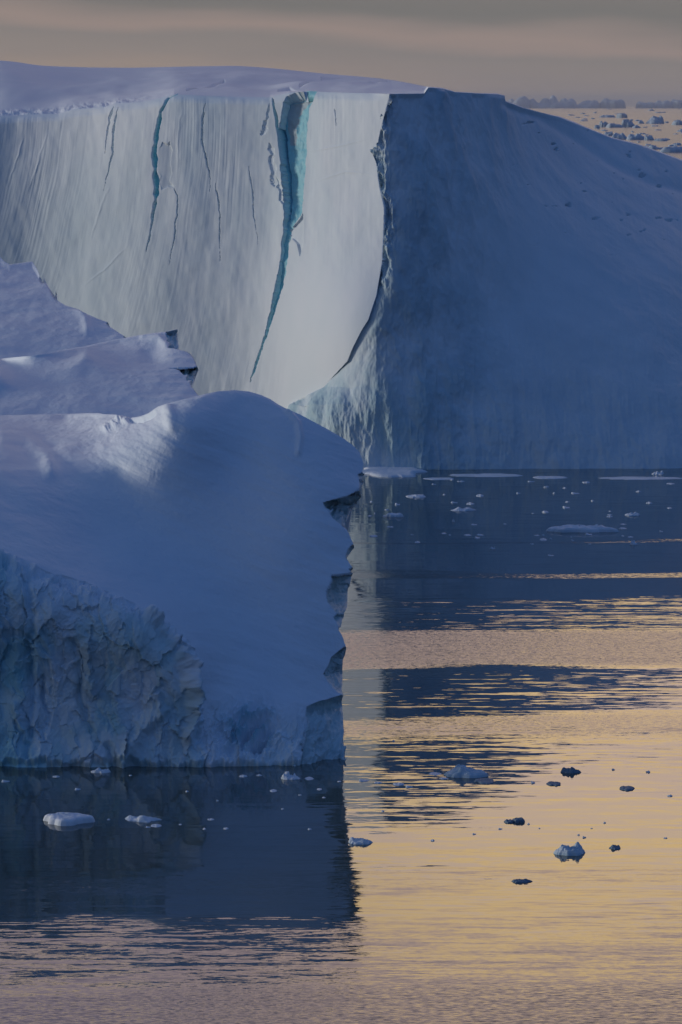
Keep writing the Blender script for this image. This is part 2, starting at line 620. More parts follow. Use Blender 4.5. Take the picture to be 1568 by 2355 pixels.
# ------------------------------------------------------------ far iceberg
def build_far_berg():
    T = curve([(-300, 120), (-100, 134), (0, 139), (35, 141), (85, 151), (200, 155), (300, 156), (420, 153), (550, 151), (640, 158), (740, 169), (830, 176),
               (900, 183), (980, 199), (1017, 202), (1047, 211), (1100, 214), (1143, 215), (1160, 219), (1162, 232), (1203, 247),
               (1245, 259), (1287, 268), (1320, 280), (1347, 292), (1407, 316), (1467, 331), (1520, 350), (1568, 367), (1800, 470)])
    B = curve([(-300, 300), (0, 267), (100, 262), (135, 262), (165, 252), (240, 246), (265, 238), (330, 234), (370, 226), (400, 217), (475, 221), (620, 224),
               (665, 213), (710, 210), (760, 212), (840, 214), (897, 216), (975, 215), (985, 201), (1017, 204), (1047, 212),
               (1143, 217), (1160, 220), (1162, 233), (1203, 248), (1287, 270), (1347, 294), (1407, 318), (1467, 333), (1568, 370), (1800, 473)])
    C = curve([(-300, 900), (215, 897), (300, 876), (335, 868), (345, 854), (375, 866), (430, 874), (480, 886), (520, 884), (600, 880), (680, 866),
               (735, 848), (760, 832), (800, 812), (830, 800), (860, 772), (890, 745), (905, 712), (930, 665), (1000, 625), (1090, 590)][0:0] or
              [(900, -300), (897, 215), (876, 300), (868, 335), (854, 345), (866, 375), (874, 430), (886, 480), (884, 520), (880, 600), (866, 680),
               (848, 735), (832, 760), (812, 800), (800, 830), (772, 860), (745, 890), (712, 905), (665, 930), (625, 1000), (590, 1090)], by=1)
    T0, xf = T, np.linspace(-400, 1900, 2301)
    ker = np.exp(-(np.arange(-90, 91) / 30.0) ** 2)
    Tv = np.convolve(np.pad(T0(xf), 90, mode='edge'), ker / ker.sum(), 'valid')
    wsm = smooth(985, 930, xf)
    Tv = Tv * wsm + T0(xf) * (1 - wsm)
    T = lambda q: np.interp(q, xf, Tv)
    xs = np.concatenate([np.linspace(-300, 0, 60, endpoint=False), np.linspace(0, 1000, 1150, endpoint=False),
                         np.linspace(1000, 1570, 520, endpoint=False), np.linspace(1570, 1800, 40)])
    n_top, n_face = 80, 860
    yb = 1080.0
    x = xs[None, :]
    t1 = np.linspace(0, 1, n_top, endpoint=False)[:, None]
    t2 = np.linspace(0, 1, n_face)[:, None]
    Tx, Bx = T(x), B(x)
    Bv = np.convolve(np.pad(B(xf), 90, mode='edge'), ker / ker.sum(), 'valid')
    Bs = np.interp(x, xf, Bv * wsm + B(xf) * (1 - wsm))
    y = np.concatenate([Tx + t1 * (Bs - Tx) + (Bx - Bs) * t1 ** 8, Bx + t2 * (yb - Bx)], 0)
    X = np.broadcast_to(x, y.shape).copy()
    # distance of the sunlit wall: runs away to the left, curving back towards us
    s = np.clip(900 - X, -400, 1300)
    base = water_Y(1078)
    lit = base + 4 + 0.060 * s - 0.000016 * s * np.abs(s) + 9.0 * np.maximum(0, (1078 - y) / 860.0) ** 1.5
    # swell in the lower right of the lit wall, faint broad buttresses
    lit = lit - 4.5 * np.exp(-((X - 800) / 130) ** 2 - ((y - 780) / 190) ** 2)
    lit = lit + 1.6 * np.sin(X / 88.0 + 0.6 + (y - 500) / 900.0) * smooth(1000, 600, X)
    right = Rbf([(600, 1078, base + 1.4), (750, 1078, base + .2), (750, 900, base + 2.2), (830, 1078, base - .4), (915, 1078, base - 0.5), (1050, 1078, base - 1), (1200, 1078, base), (1400, 1078, base), (1568, 1076, base + 1), (1800, 1076, base + 8),
                 (900, 900, base + 1), (915, 600, base + 5), (900, 216, base + 12), (1020, 216, base + 24), (1150, 220, base + 40), (1020, 500, base + 14), (1020, 900, base + 4),
                 (1180, 700, base + 20), (1180, 450, base + 32), (1200, 950, base + 5), (1200, 250, base + 48),
                 (1350, 300, base + 66), (1350, 500, base + 43), (1350, 750, base + 21), (1400, 970, base + 6),
                 (1568, 370, base + 80), (1568, 600, base + 46), (1568, 850, base + 19), (1568, 1000, base + 6), (1800, 480, base + 92), (1800, 800, base + 42)], 400)
    R = right(X, y)
    Cy = C(y)
    litC = base + 4 + 0.060 * (900 - Cy) - 0.000016 * (900 - Cy) * np.abs(900 - Cy) + 9.0 * np.maximum(0, (1078 - y) / 860.0) ** 1.5
    litC = litC - 4.5 * np.exp(-((Cy - 800) / 130) ** 2 - ((y - 780) / 190) ** 2)
    fall = np.exp(-np.clip((X - Cy) / 58.0, 0, 9) ** 1.0)
    R2 = R + (litC - right(Cy, y)) * fall
    on_lit = X < Cy
    Y = np.where(on_lit, lit, R2)
    # the plateau behind the brink
    n1 = n_top
    roll = np.clip(1 - (y - Bx) / 20.0, 0, 1) ** 2 * smooth(890, 850, X)
    Y = Y + 0.9 * roll * (y >= Bx)
    Ybr = Y[n1]
    tt = 1 - t1
    D = np.interp(xs, [-300, 0, 400, 700, 900, 980, 990, 1160, 1800], [70, 90, 140, 200, 240, 120, 3, 3, 4])
    kk = np.exp(-(np.arange(-120, 121) / 45.0) ** 2)
    Ys = np.convolve(np.pad(Ybr, 120, mode='edge'), kk / kk.sum(), 'valid')
    Y[:n1] = Ybr + (Ys - Ybr) * smooth(0, 0.2, tt) * smooth(960, 860, xs) + D * tt ** 1.3
    P = world_pt(X, y, Y)

    # relief ------------------------------------------------------------------
    face = np.ones(y.shape)
    face[:n1] = 0
    edge = np.clip(np.abs(X - Cy) / 60.0, 0, 1)
    z = P[..., 2]
    litw = (on_lit & (face > 0)).astype(float)
    shade = ((~on_lit) & (face > 0)).astype(float)
    u = P[..., 0] * 1.6
    hgt = np.clip((46 - z) / 46, 0, 1)
    lean = np.interp(X, [-300, 0, 300, 600, 900], [26, 22, 15, 5, 0])
    us = u + lean * hgt ** 1.6 + 0.5 * perlin(v3(u * 0.12, z * 0.12, 2.0))
    off = 0.0
    stri = perlin(v3(us * 2.2, z * 0.07, 0.0)) * 0.12 + perlin(v3(us * 5.0, z * 0.16, 4.0)) * 0.055 + perlin(v3(us * 0.55, z * 0.035, 9.0)) * 0.16
    stri = stri * (0.35 + 0.65 * smooth(900, 500, X) + 0.5 * smooth(700, 300, y))
    sw = 0.06 + 0.09 * smooth(-0.3, 0.6, perlin(v3(X / 170.0, y / 260.0, 6.0)))
    smz = 1 - 0.75 * smooth(540, 680, y) * smooth(560, 680, X)
    off = off + litw * stri * sw * smz
    off = off + litw * 0.18 * smz * fbm(v3(u * 0.12, z * 0.10, 3.3), 4)
    # shadow side: gouged near the prow, calmer snow slope to the right
    prow = smooth(1250, 950, X)
    low = smooth(560, 1060, y)
    g1 = ridged(v3(P[..., 0] * 0.30, z * 0.055, 5.0), 4)
    g2 = fbm(v3(P[..., 0] * 0.16, P[..., 1] * 0.16, z * 0.10), 5)
    off = off + shade * (g1 - 0.7) * (0.10 + 0.35 * prow + 0.25 * low) * (1 - 0.75 * smooth(950, 880, X)) * edge ** 0.5
    off = off + shade * g2 * (1 - 0.72 * smooth(950, 880, X) * smooth(780, 880, y)) * (0.16 + 0.75 * prow + 0.4 * low) * edge ** 0.5
    foot = shade * smooth(950, 880, X) * smooth(820, 960, y)
    off = off + foot * 0.40 * fbm(v3(P[..., 0] * 0.5, z * 0.22, 2.0), 5)
    # scattered pits on the snow slope
    pits = fbm(v3(X / 34.0, y / 16.0, 1.0), 3)
    off = off - shade * smooth(0.62, 0.95, pits) * smooth(1150, 1300, X) * smooth(620, 360, y) * 1.4
    # a sag line running down the slope
    d, f = seg_dist(X, y, [(1162, 240), (1230, 262), (1330, 320), (1400, 370), (1500, 420), (1600, 440)])
    off = off - shade * 0.35 * np.exp(-(d / 12.0) ** 2)

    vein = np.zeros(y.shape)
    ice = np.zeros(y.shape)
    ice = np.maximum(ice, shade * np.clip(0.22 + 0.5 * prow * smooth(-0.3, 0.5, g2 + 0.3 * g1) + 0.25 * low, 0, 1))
    ice = np.maximum(ice, litw * np.clip(0.34 * smooth(760, 60, X) * smooth(230, 560, y) + 0.16 * fbm(v3(u * 0.05, z * 0.06, 8.0), 5) * smooth(900, 700, y), 0, 1))  # bluish ice mottling, plus shade painted into the tone towards the left
    vein = np.maximum(vein, litw * 0.08 * smooth(-0.1, 0.5, fbm(v3(us * 0.06, z * 0.03, 12.0), 4)) * smooth(700, 450, y) * smooth(60, 260, X))

    def crack(pl, w0, w1, depth, blue=0.0, jit=1.6):
        nonlocal off, vein, ice
        jx = jit * (perlin(v3(X / 13.0, y / 13.0, 0.5)) + 0.5 * perlin(v3(X / 4.0, y / 4.0, 0.5)) + 1.3 * perlin(v3(X / 50.0, y / 50.0, 0.5)))
        d, f = seg_dist(X + jx, y, pl)
        w = (w0 + (w1 - w0) * f) * (1 + 0.55 * perlin(v3(X / 20.0, y / 17.0, w0 * 3.1)))
        w = w * (0.25 + 0.75 * smooth(0, 0.18, f)) * (0.12 + 0.88 * smooth(1.0, 0.6 if w0 < 3.5 else 0.93, f))
        prof = np.clip(1 - d / np.maximum(w, 0.2), 0, 1)
        prof = np.minimum(1, prof * 2.2) * (f < 0.999)
        off = off - prof * depth
        vein = np.maximum(vein, smooth(0.2, 0.7, prof) * blue)
        return prof

    # left blue crevasse and its niche
    c2 = [(409, 216), (388, 226), (370, 258), (362, 300), (357, 350), (357, 400), (361, 440), (357, 465), (351, 492), (346, 535), (338, 580)]
    p2 = crack(c2[:8], 4.0, 6.5, 0.8, 1.0)
    crack(c2[6:], 4.0, 0.8, 0.7, 0.7)
    niche = in_poly(X + 2 * perlin(v3(X / 9., y / 9., 1.)), y, [(366, 345), (376, 327), (384, 333), (391, 326), (396, 345), (390, 372), (394, 400), (388, 415), (398, 430), (385, 428), (372, 437), (366, 420), (370, 405), (362, 390)])
    off = off - niche * 0.30 * smooth(362, 392, X)
    crack([(400, 432), (408, 450), (407, 495), (402, 530), (396, 570), (388, 610)], 1.9, 0.8, 0.45, 0.35)
    crack([(472, 238), (465, 280), (463, 320), (480, 395), (482, 440)], 2.2, 1.2, 0.5, 0.1)
    crack([(494, 420), (500, 445), (505, 495), (503, 540), (506, 600)], 1.5, 0.8, 0.4, 0.2)
    crack([(573, 380), (580, 440), (586, 500), (592, 560)], 1.2, 0.8, 0.3, 0.0)
    crack([(262, 246), (252, 270), (246, 300), (243, 355)], 2.8, 1.0, 0.5, 0.1)
    crack([(272, 247), (262, 290), (260, 355), (249, 395), (240, 440)], 2.4, 1.0, 0.6, 0.3)
    crack([(770, 250), (775, 290)], 1.3, 0.8, 0.3)
    for pl in ([(112, 300), (92, 360), (62, 450)], [(60, 300), (38, 370), (14, 440)], [(255, 420), (232, 480), (205, 560)], [(420, 240), (412, 300), (404, 420)], [(700, 350), (770, 338), (850, 318)], [(720, 420), (790, 395), (860, 400)], [(300, 560), (240, 620), (190, 660)]):
        d, f = seg_dist(X + 3 * perlin(v3(X / 22., y / 22., 1.5)), y, pl)
        off = off + litw * 0.05 * np.exp(-(d / 2.2) ** 2) * np.sin(np.pi * np.clip(f, 0, 1))
    # torn snow left of the big crevasse
    for pl, w in (([(620, 238), (608, 285), (604, 312)], 4.5), ([(622, 330), (627, 380), (628, 430)], 7.0), ([(632, 400), (642, 440), (650, 470)], 4.0)):
        crack(pl, w, w, 0.22, 0.0, 5.0)
    # the big crevasse
    left_l = [(627, 226), (635, 269), (642, 334), (650, 394), (655, 469), (657, 509)]
    poly = [(651, 236), (657, 223), (676, 214), (712, 209), (735, 203), (722, 225), (712, 245), (705, 294), (703, 340), (700, 394), (697, 440), (695, 489), (680, 512), (668, 529), (664, 560), (662, 594),
            (655, 640), (633, 716), (608, 789), (590, 840), (575, 880), (586, 835), (602, 792), (624, 705), (635, 644), (645, 594), (650, 534), (653, 500), (650, 440), (643, 370), (640, 300)]
    jx = 2.2 * perlin(v3(X / 16.0, y / 16.0, 2.5)) + 1.2 * perlin(v3(X / 5.0, y / 5.0, 2.5))
    vm = in_poly(X + jx, y, poly) & (face > 0)
    vm |= in_poly(X + jx, y, poly) & (np.arange(y.shape[0])[:, None] > n1 - 14)
    rec = np.interp(y, [200, 500, 560, 880], [1.3, 1.0, 0.7, 0.3])
    off = off - vm * (rec + 0.45 * fbm(v3(X / 40., y / 70., 0.2), 4))
    d, f = seg_dist(X + 1.4 * perlin(v3(X / 13., y / 13., .5)), y, left_l)
    deep = (d < np.interp(f, [0, 0.15, 1], [1.6, 3.0, 1.6])) & (f < 0.999) & (f > 0.001)
    off = off - deep * 1.8
    # greyish snow still clinging inside the crevasse
    cling = in_poly(X + 2 * jx, y, [(657, 228), (676, 217), (708, 214), (700, 232), (672, 262), (664, 330), (652, 330), (645, 262)]) & vm
    niche_r = in_poly(X, y, [(668, 529), (690, 505), (697, 490), (697, 560), (690, 590), (684, 560), (672, 548), (664, 560)])
    off = off - niche_r * 0.25
    vein = np.maximum(vein, deep * 0.8)

    # sharper break at the corner: torn band beside the lit wall
    band = shade * smooth(40, 0, X - Cy) * smooth(760, 560, y)
    off = off + band * 1.0 * fbm(v3(X / 14., y / 40., 3.), 4)

    # plateau relief: soft drifts and long cracks near the crest
    top = 1 - face
    dr = fbm(v3(P[..., 0] * 0.05, P[..., 1] * 0.012, 7.0), 4)
    dzp = top * dr * 0.9 * np.concatenate([np.sin(np.pi * np.clip(t1, 0, 1)) * np.ones_like(x), 0 * t2 * x], 0)
    for pl, w, dp in (([(430, 209), (470, 198), (515, 184)], 1.3, .5), ([(640, 205), (665, 200), (700, 205)], 1.0, .4), ([(740, 180), (800, 183), (870, 189), (890, 187)], 1.4, .8),
                      ([(835, 194), (880, 190), (900, 192)], 1.3, .6), ([(690, 196), (720, 190)], 1.2, .5)):
        d, f = seg_dist(X, y, pl)
        dzp = dzp - top * np.exp(-(d / w) ** 2) * dp
    # broken drift edge on the left brink
    dl = np.exp(-((y - (B(x) - 5)) / 7.0) ** 2) * smooth(420, 200, X) * top
    dzp = dzp + dl * 0.3 * fbm(v3(X / 22., y / 7., 4.), 4)

    nrm = grid_normals(P)
    c = np.array([0, 0, H]) - P
    sgn = np.sign(np.sum(nrm * c, 2))
    flip = np.median(sgn[n1 + 100]) < 0
    if flip:
        nrm = -nrm
    # round the brink a little: no normal push right at the rim
    rim = np.concatenate([np.zeros_like(t1), smooth(0, 0.012, t2)], 0)
    P = P + nrm * (off * np.where(face > 0, rim + (vm | deep) * (1 - rim), 0))[..., None]
    P[..., 2] += dzp * smooth(1000, 920, X)

    # back of the berg: crest rolls over and falls to the water
    crest = P[0]
    rows = []
    for dy_, dzz in ((260, -30), (240, -18), (160, -9), (80, -3.5), (25, -0.8)):
        r = crest.copy()
        sc = 1 + dy_ / crest[:, 1]
        r[:, 0] = crest[:, 0] * sc
        r[:, 1] = crest[:, 1] + dy_
        r[:, 2] = crest[:, 2] + dzz
        if dy_ == 260:
            r[:, 2] = -3
        rows.append(r)
    bot = P[-1].copy()
    bot[:, 2] -= 4
    P2 = np.concatenate([np.array(rows), P, bot[None]], 0)
    pad = len(rows)

    def ext(a, v=0.0):
        return np.concatenate([np.full((pad, a.shape[1]), v), a, a[-1:]], 0)
    iceA, veinA = ext(ice), ext(vein)
    nr = P2.shape[0]
    cellrow = np.arange(nr - 1)[:, None]
    xc = 0.5 * (X[:, :-1] + X[:, 1:])
    cell = lambda a: a[:-1, :-1]
    topmask = np.broadcast_to(cellrow < pad + n1, (nr - 1, X.shape[1] - 1))
    E = lambda m: np.concatenate([np.zeros((pad, m.shape[1]), bool), m, m[-1:]], 0)[:-1, :-1]
    vmask = E(vm | deep) & ~ (cellrow < pad + n1 - 14)
    v2m = E(((p2 > 0.3) & (X < 420)))
    vmask = vmask | (v2m & ~topmask)
    lmask = E(on_lit) & ~topmask & ~vmask
    tmask = topmask & ~vmask
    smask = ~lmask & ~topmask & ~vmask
    org = (float(P[-1, 900, 0]), float(base), 0.0)
    root = thing('iceberg', 'huge flat-topped iceberg behind, pale left wall split by blue crevasses, right side shaded', 'iceberg', org)
    at = {'ice': iceA, 'vein': veinA}
    grid_part('cliff_face', P2, lmask, MAT_FAR, root, at, 'pale sunlit vertical ice wall with fine streaks', flip, org)
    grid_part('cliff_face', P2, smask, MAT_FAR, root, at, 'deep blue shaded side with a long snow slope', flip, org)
    grid_part('snow_cap', P2, tmask, MAT_FAR, root, at, None, flip, org)
    at2 = {'ice': iceA * 0, 'vein': np.clip(1 - ext(cling.astype(float)), 0, 1)}
    cells = np.cumsum(np.ones(1))
    big = vmask & (np.concatenate([np.zeros((pad, X.shape[1])), X, X[-1:]], 0)[:-1, :-1] > 500)
    grid_part('crevasse', P2, big, MAT_VEINMIX, root, at2, 'wide turquoise crevasse narrowing downwards', flip, org)
    grid_part('crevasse', P2, vmask & ~big, MAT_VEINMIX, root, at2, 'short narrow turquoise crevasse', flip, org)
    return root


MAT_VEINMIX = ice_material('blue_vein_ice', (0.42, 0.52, 0.56), (0.3, 0.4, 0.5), vein=(0.29, 0.63, 0.71), bump=0.1, rough=0.5)
build_far_berg()


# ------------------------------------------------------------ near iceberg
def relief_sheet(T, R, yb, x0, xr, nx, ny, depth):
    """grid over a measured outline; T(x) crest, R(y) right edge; depth(x,y) -> metres"""
    a = np.linspace(0, 1, nx)[None, :]
    t = np.linspace(1, 0, ny)[:, None]
    xa = x0 + a * (xr - x0)
    y = yb + t * (T(xa) - yb)
    X = x0 + a * (R(y) - x0)
    return X, y, depth(X, y)


def close_sheet(P, X, y, Y, attrs, Redge, side=60.0, back=((4, -1.0), (12, -5.0), (26, -12.0), (40, None)), bottom=-3.0):
    """add the back slope behind the crest, the side wall behind the right edge, and a foot under water"""
    # side columns follow the sight line backwards, just inside the edge
    cols, colat = [], []
    for k, (dY, w_) in enumerate(((1.5, 0.0), (5.0, 0.35), (side * 0.3, 1.0), (side * 0.6, 1.0))):
        xe = X[:, -1] * (1 - w_) + np.minimum(X[:, -1], X[-1, -1] - 22) * w_
        q = world_pt(xe - 2.0 - 3.0 * k, y[:, -1] + 1.0 + 2.0 * k, Y[:, -1] + dY)
        cols.append(q)
    P = np.concatenate([P, np.stack(cols, 1)], 1)
    nc = len(cols)
    attrs = {k: np.concatenate([a, np.repeat(a[:, -1:], nc, 1) * 0 + (0.8 if k == 'ice' else 0)], 1) for k, a in attrs.items()}
    crest = P[0]
    rows = []
    for dY, dz in back:
        r = crest.copy()
        r[:, 0] = crest[:, 0] * (1 + dY / crest[:, 1])
        r[:, 1] += dY
        r[:, 2] = crest[:, 2] + dz if dz is not None else bottom
        px, py = project(r)
        lim = np.minimum.accumulate(Redge(np.linspace(0, 2400, 1200)))
        lim = np.interp(py, np.linspace(0, 2400, 1200), lim) - 8
        over = np.maximum(0, px - lim)
        r[:, 0] -= over * S / FPX * r[:, 1]
        rows.append(r)
    rows = rows[::-1]
    bot = P[-1].copy()
    bot[:, 2] = np.minimum(bot[:, 2], 0) + bottom
    P = np.concatenate([np.array(rows), P, bot[None]], 0)
    pad = len(rows)
    attrs = {k: np.concatenate([np.repeat(a[:1], pad, 0), a, a[-1:]], 0) for k, a in attrs.items()}
    return P, attrs, pad, nc


def build_near_berg():
    base = water_Y(1764)
    org = (-14.0, float(base), 0.0)
    root = thing('iceberg', 'near iceberg at left with rounded snow dome, snow terraces and rough waterline ice wall', 'iceberg', org)

    # ---- front lobe -------------------------------------------------------
    T = curve([(-300, 962), (0, 955), (130, 952), (225, 949), (240, 952), (270, 953), (300, 960), (322, 957), (341, 950), (364, 934), (380, 929), (410, 921), (448, 912), (470, 906), (504, 899),
               (540, 897), (572, 900), (600, 908), (622, 918), (640, 930), (655, 938), (690, 953), (720, 969), (750, 985), (790, 1008), (815, 1027), (828, 1042), (835, 1062)])
    # outer edge and snow edge of the right-hand cliff
    Rout = [(-400, 835), (1062, 835), (1085, 833), (1103, 829), (1108, 832), (1128, 824), (1140, 829), (1152, 818), (1158, 820), (1170, 806), (1185, 800), (1214, 790), (1222, 796), (1238, 806), (1252, 812), (1258, 813), (1268, 806), (1282, 797),
            (1288, 800), (1300, 806), (1306, 812), (1312, 805), (1322, 811), (1340, 806), (1362, 800), (1385, 797), (1410, 790), (1430, 782), (1448, 777), (1460, 785), (1480, 792), (1490, 796), (1505, 792), (1516, 786), (1540, 784), (1562, 785), (1590, 784), (1598, 788),
            (1612, 784), (1640, 787), (1680, 790), (1700, 791), (1730, 795), (1765, 797), (1790, 797)]
    Rin = [(-400, 835), (1060, 835), (1085, 834), (1092, 822), (1105, 826), (1128, 822), (1140, 800), (1148, 770), (1156, 742), (1168, 746), (1180, 756), (1195, 768), (1206, 780), (1214, 789), (1238, 806), (1252, 811),
           (1262, 800), (1275, 795), (1283, 797), (1300, 806), (1305, 811), (1309, 800), (1320, 808), (1323, 760), (1340, 758), (1362, 748), (1385, 752), (1400, 764), (1412, 774), (1420, 766), (1430, 772), (1448, 777), (1460, 785),
           (1486, 794), (1496, 780), (1512, 762), (1530, 755), (1550, 742), (1565, 752), (1580, 762), (1598, 785), (1606, 760), (1612, 735), (1625, 705), (1640, 702), (1660, 712), (1690, 708), (1720, 700), (1765, 690), (1790, 690)]
    R = curve([(b, a) for a, b in Rout], by=1)
    E = curve([(b, a) for a, b in Rin], by=1)
    b = base
    dm = Rbf([(-300, 1763, b), (0, 1763, b), (150, 1763, b - .3), (300, 1763, b), (450, 1763, b - .5), (620, 1763, b), (790, 1760, b + .5),
              (0, 1500, b + 1.2), (-300, 1500, b + 2), (0, 1290, b + 3.0), (-300, 1260, b + 4), (60, 1300, b + 3.0), (130, 1330, b + 2.8), (200, 1345, b + 2.8), (340, 1405, b + 2.6), (430, 1500, b + 2.2), (455, 1580, b + 1.8),
              (200, 1550, b + 1.6), (330, 1600, b + 1.2),
              (0, 1230, b + 7), (200, 1280, b + 8), (360, 1350, b + 7.5), (470, 1450, b + 6.5), (500, 1580, b + 4.5), (540, 1680, b + 2.2),
              (0, 1130, b + 14), (0, 1060, b + 21), (0, 1010, b + 31), (0, 958, b + 62), (-300, 962, b + 60), (-300, 1130, b + 14), (-300, 1030, b + 28),
              (150, 1160, b + 14), (150, 1080, b + 20), (150, 1020, b + 28), (150, 956, b + 60),
              (300, 1200, b + 14.5), (280, 1080, b + 19), (280, 1010, b + 22.5), (290, 962, b + 33),
              (400, 1250, b + 13.5), (400, 1100, b + 16.6), (395, 1000, b + 18.6), (390, 945, b + 21.0), (380, 932, b + 22.5),
              (540, 1550, b + 6.5), (540, 1400, b + 10.5), (540, 1200, b + 15.5), (540, 1050, b + 19.5), (540, 950, b + 22.3), (540, 915, b + 23.6), (540, 899, b + 24.6),
              (650, 1650, b + 3), (650, 1500, b + 8), (650, 1300, b + 12.6), (650, 1100, b + 17.6), (650, 1000, b + 20.8), (650, 950, b + 23.0), (650, 938, b + 23.8),
              (780, 1600, b + 7), (780, 1400, b + 11.5), (780, 1250, b + 15), (780, 1100, b + 19), (780, 1040, b + 21.5), (790, 1010, b + 22.8), (830, 1070, b + 22)], 300, reg=0.01)

    def depth(X, y):
        Y = dm(X, y)
        over = np.maximum(0, X - E(y))
        return Y + np.minimum(over * 0.35, 1.0) * np.interp(y, [1540, 1640], [1.2, 0.3]) + over * np.interp(y, [1540, 1640, 1760], [0.11, 0.035, 0.018])
    X, y, Y = relief_sheet(T, R, 1768.0, -300.0, 835.0, 1050, 1000, depth)
    P = world_pt(X, y, Y)
    z = P[..., 2]
    over = X - E(y)
    bare = smooth(-1.0, 2.0, over)
    # boundary of snow / rough ice at lower left
    bd = [(-300, 1215), (0, 1262), (60, 1292), (130, 1322), (200, 1337), (280, 1375), (340, 1402), (400, 1448), (430, 1498), (450, 1550), (462, 1600), (470, 1660), (485, 1780)]
    wallp = bd + [(-300, 1900)]
    jx = 6 * fbm(v3(X / 40., y / 40., 2.), 3)
    wall = in_poly(X + jx, y + jx, wallp + [(-300, 1215)])
    dist, f = seg_dist(X + jx, y + jx, bd)
    wallw = np.where(wall, smooth(0, 16, dist), 0)
    # ragged icy foot right of the wall
    footc = smooth(1600, 1700, y + 30 * perlin(v3(X / 60., y / 60., 8.)) - 0.18 * (X - 560)) * (1 - wallw) * smooth(430, 520, X)
    off = 0.0
    q = v3(P[..., 0] * 1.0, z * 0.75, 0.7)
    lump = fbm(q * 0.42, 5, gain=0.52)
    wq = v3(P[..., 0] + 1.2 * perlin(q * 0.35 + 5), z + 1.0 * perlin(q * 0.35 + 11), 2.0)
    rid = ridged(wq * [0.23, 0.16, 1.0], 5, 0.5)
    pl_ = perlin(wq * [0.16, 0.09, 1.0])
    chip = ridged(wq * [0.9, 0.7, 1.0] + 4, 3, 0.6) - 0.7
    off = off + wallw * (lump * 0.20 + (rid - 0.75) * 0.30 + np.abs(pl_) * 0.55 + chip * 0.22 * smooth(-.3, .4, fbm(wq * [0.2, 0.2, 1.0], 2)))
    # bevelled crest of the wall stands proud
    crest = np.exp(-((dist - 12) / 16.0) ** 2) * wall
    off = off + crest * (0.05 + 0.45 * fbm(q * 1.1, 4) + 0.3 * chip)
    # fracture facets: each broken chip of the wall is a tilted plane of its own tone
    rs = np.random.RandomState(21)
    ftone = np.zeros(y.shape)
    zone = (wallw + footc + bare * 0.8 > 0.02)
    Xz, Yz = X[zone], y[zone]
    wx = Xz + 9 * perlin(v3(Xz / 26., Yz / 26., 3.)) + 4 * perlin(v3(Xz / 9., Yz / 9., 3.))
    wy = Yz + 12 * perlin(v3(Xz / 26., Yz / 26., 7.)) + 4 * perlin(v3(Xz / 9., Yz / 9., 7.))
    val, tone = np.zeros(Xz.shape), np.zeros(Xz.shape)
    for cnt, amp_, tl in ((80, 0.22, 0.0065), (420, 0.07, 0.0085)):
        sx, sy = rs.uniform(-90, 850, cnt), rs.uniform(1200, 1790, cnt)
        best = np.full(Xz.shape, 1e9)
        pv, pt = np.zeros(Xz.shape), np.zeros(Xz.shape)
        for cx_, cy_ in zip(sx, sy):
            dd = (wx - cx_) ** 2 + ((wy - cy_) / 1.9) ** 2
            m = dd < best
            best[m] = dd[m]
            a_, gx, gy, t_ = rs.normal() * amp_, rs.normal() * tl, rs.normal() * tl * 0.6, rs.uniform(-1, 1)
            pv[m] = (a_ + gx * (Xz - cx_) + gy * (Yz - cy_))[m]
            pt[m] = t_
        val += pv
        tone += pt * (0.7 if cnt < 100 else 0.3)
    fac = np.zeros(y.shape)
    fac[zone] = val
    ftone[zone] = tone
    knotw = np.exp(-(((X - 575) / 70.0) ** 2 + ((y - 1672) / 60.0) ** 2) ** 1.6)
    off = off + 0.45 * fac * np.clip(wallw + footc * 0.6 + bare * 0.5 + knotw * 0.8, 0, 1.4)
    # deep groove and ribs
    for pl, w, dp in (([(62, 1330), (70, 1420), (66, 1520), (72, 1600), (66, 1660), (60, 1740)], 9, 0.5), ([(160, 1480), (185, 1520), (180, 1600), (205, 1680)], 8, 0.5),
                      ([(100, 1560), (110, 1640), (95, 1700)], 6, 0.5), ([(250, 1720), (262, 1768)], 9, 0.6), ([(420, 1480), (438, 1560), (440, 1640)], 6, -0.5),
                      ([(340, 1412), (395, 1470), (432, 1550), (440, 1620), (436, 1700)], 10, -0.75), ([(30, 1620), (60, 1700)], 7, -0.5), ([(285, 1760), (330, 1680), (370, 1640)], 14, -0.5)):
        d, _ = seg_dist(X + 1.5 * jx, y, pl)
        off = off - np.exp(-(d / w) ** 2) * dp
    off = off + footc * (0.45 * chip + 0.40 * fbm(q * 0.9, 4) + 0.35 * (rid - 0.75))
    # broken knot of clear ice
    knot = np.exp(-(((X - 575) / 60.0) ** 2 + ((y - 1672) / 52.0) ** 2) ** 1.4)
    kf = ridged(v3(X / 46.0 + y / 150., y / 60.0, 1.0), 3)
    off = off + knot * (kf - 0.7) * 3.2 - knot * 0.35
    # wind-packed snow: faint ripples, lip left of the dome, fin on its right
    snow = (1 - wallw) * (1 - bare)
    off = off + snow * 0.13 * fbm(v3(P[..., 0] * 0.10, P[..., 1] * 0.10, z * 0.22), 4)
    ang = P[..., 0] * 0.35 + z * 0.94
    off = off + snow * 0.08 * fbm(v3((P[..., 0] * 0.94 - z * 0.35) * 0.22, P[..., 1] * 0.2, ang * 1.1), 4)
    off = off + snow * 0.10 * smooth(0.1, 0.7, perlin(v3(P[..., 0] * 0.16 + 3, P[..., 1] * 0.06, ang * 0.5)))
    d, f = seg_dist(X, y, [(0, 1000), (60, 1012), (106, 1050), (118, 1085)])
    off = off + 0.28 * np.exp(-(d / 18.) ** 2)
    d, f = seg_dist(X, y, [(246, 984), (275, 972), (300, 962), (322, 957)])
    off = off + 0.55 * np.exp(-(d / 9.) ** 2) * (0.6 + 0.6 * fbm(v3(X / 18., y / 18., 5.), 3))
